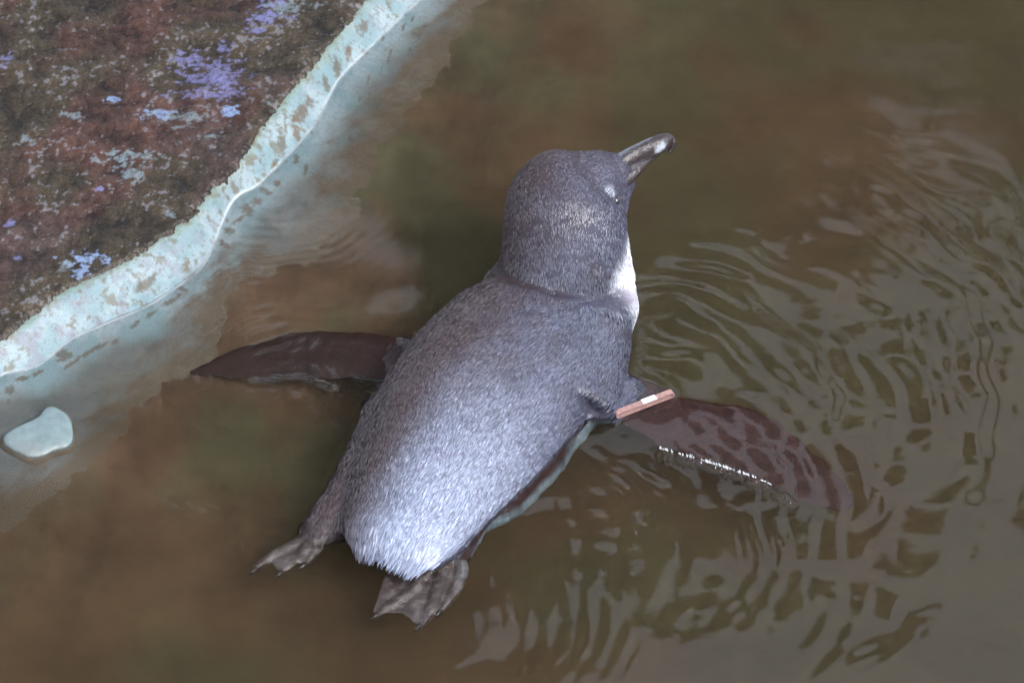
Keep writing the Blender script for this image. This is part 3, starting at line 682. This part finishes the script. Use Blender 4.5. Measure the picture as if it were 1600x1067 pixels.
foot((706, 862), [[(668, 895, .0046), (640, 930, .0046), (600, 958, .0034), (588, 966, .0022)], [(690, 905, .0048), (678, 945, .0048), (662, 975, .0036), (654, 984, .0022)], [(722, 895, .0046), (712, 925, .0042), (694, 952, .0032), (686, 962, .0020)]],
     [[(700, 860), (655, 880), (600, 905), (582, 960), (630, 962), (652, 982), (680, 950), (700, 900)], [(700, 860), (728, 880), (715, 930), (688, 960), (660, 975), (675, 920)]], -0.0075, '')
foot((492, 838), [[(465, 852, .0040), (435, 868, .0038), (408, 886, .0030), (398, 895, .0020)], [(475, 866, .0042), (460, 882, .0038), (444, 894, .0028), (438, 900, .0018)], [(495, 858, .0038), (488, 872, .0034), (478, 884, .0024), (474, 888, .0014)]],
     [[(490, 835), (450, 850), (412, 878), (425, 884), (436, 898), (456, 888), (484, 878), (505, 862), (510, 845)]], -0.0075, '')
ix, iy = to_img(BV); ff = (BN@np.array([0, -CY, SY])) > 0.15; kk = np.argmin(np.hypot(ix-964, iy-314)+1e3*(~ff))
eye = ball('eye', BV[kk]-BN[kk]*0.0012, 0.0031, eye_m, peng)

# ---- pale frayed feathers along the trailing edge of the right flipper, just at the surface
TE = catmull([[x, y, 0] for x, y in [(1030, 700), (1080, 714), (1120, 726), (1150, 736), (1180, 746), (1205, 757)]], 14)[:, :2]
r_ = np.random.default_rng(21); V = []; F = []
for k in range(85):
    u = r_.uniform(0, len(TE)-1.01); i = int(u); q = TE[i]+(TE[i+1]-TE[i])*(u-i); amt = math.sin(math.pi*min(1, 0.12+u/(len(TE)-1)))
    a = math.radians(r_.normal(75, 14)); L = r_.uniform(3, 9)*(0.5+0.6*abs(amt)); w_ = r_.uniform(0.5, 1.1)
    d = np.array([math.cos(a), math.sin(a)]); n_ = np.array([-d[1], d[0]]); b = len(V)
    z = r_.uniform(0.0002, 0.0012)
    V += [P(*(q-d*L*0.6+n_*w_*0.4), z), P(*(q-d*L*0.6-n_*w_*0.4), z), P(*(q+n_*w_), z+0.0006), P(*(q-n_*w_), z+0.0006), P(*(q+d*L*0.4), z-0.001)]
    F += [(b, b+1, b+3, b+2), (b+2, b+3, b+4)]
te_m = mat('pale_feather', rough=0.35, base=(0.42, 0.44, 0.46), nscale=500, ncol=0.4)
mesh_obj('trailing_edge', np.array(V)-PL, F, te_m, parent=peng, kind='stuff')

# ---- flipper band: a flat metal strip bent round the root of the right flipper
band_m = mat('pink_copper', rough=0.42, base=(0.28, 0.165, 0.15), nscale=400, ncol=0.25, spec=0.5, bump=(600, 0.0003))
white_m = mat('white_label', rough=0.4, base=(0.6, 0.6, 0.62))
a0 = P(966, 645, 0.0042); a1 = P(1047, 614, 0.0042)
e1 = (a1-a0); Lb = np.linalg.norm(e1); e1 /= Lb; e3 = np.array([0, 0, 1.0]); e2 = np.cross(e3, e1)
def strip(t0, t1, half, wid, thick, off, full=True):
    """cross-section path: rounded slot of length Lb and half-height `half`, extruded wid along e2"""
    path = []
    if full:
        for k in range(25): path.append((Lb*k/24, half))
        for k in range(1, 12): a = math.pi/2-math.pi*k/12; path.append((Lb+half*math.cos(a), half*math.sin(a)))
        for k in range(25): path.append((Lb-Lb*k/24, -half))
        for k in range(1, 12): a = -math.pi/2-math.pi*k/12; path.append((half*math.cos(a), half*math.sin(a)))
    else:
        for k in range(9): path.append((Lb*(t0+(t1-t0)*k/8), half))
    V = []; F = []; n = len(path)
    for (u, v) in path:
        cx = min(max(u, 0), Lb); nv = np.array([u-cx, v]); nv = nv/(np.linalg.norm(nv)+1e-9)
        for (w_, o_) in ((-wid/2, off), (wid/2, off), (wid/2, off+thick), (-wid/2, off+thick)):
            V.append(a0+e1*(u+nv[0]*o_)+e3*(v+nv[1]*o_-half*0.6)+e2*w_)
    m = n if full else n-1
    for i in range(m):
        for k in range(4):
            j = (i+1) % n; F.append((i*4+k, i*4+(k+1) % 4, j*4+(k+1) % 4, j*4+k))
    if not full: F += [(0, 1, 2, 3), tuple((n-1)*4+k for k in (3, 2, 1, 0))]
    return np.array(V), F
V, F = strip(0, 1, 0.0014, 0.0038, 0.0009, 0)
band = mesh_obj('flipper_band', V-PL, F, band_m, parent=peng, smooth=False)
band['label'] = 'copper-pink identification band clamped round the right flipper'
V, F = strip(.46, .72, 0.0014, 0.0042, 0.0004, 0.00085, False)
mesh_obj('band_label', V-PL, F, white_m, parent=band, smooth=False)
for o in list(peng.children):
    pass
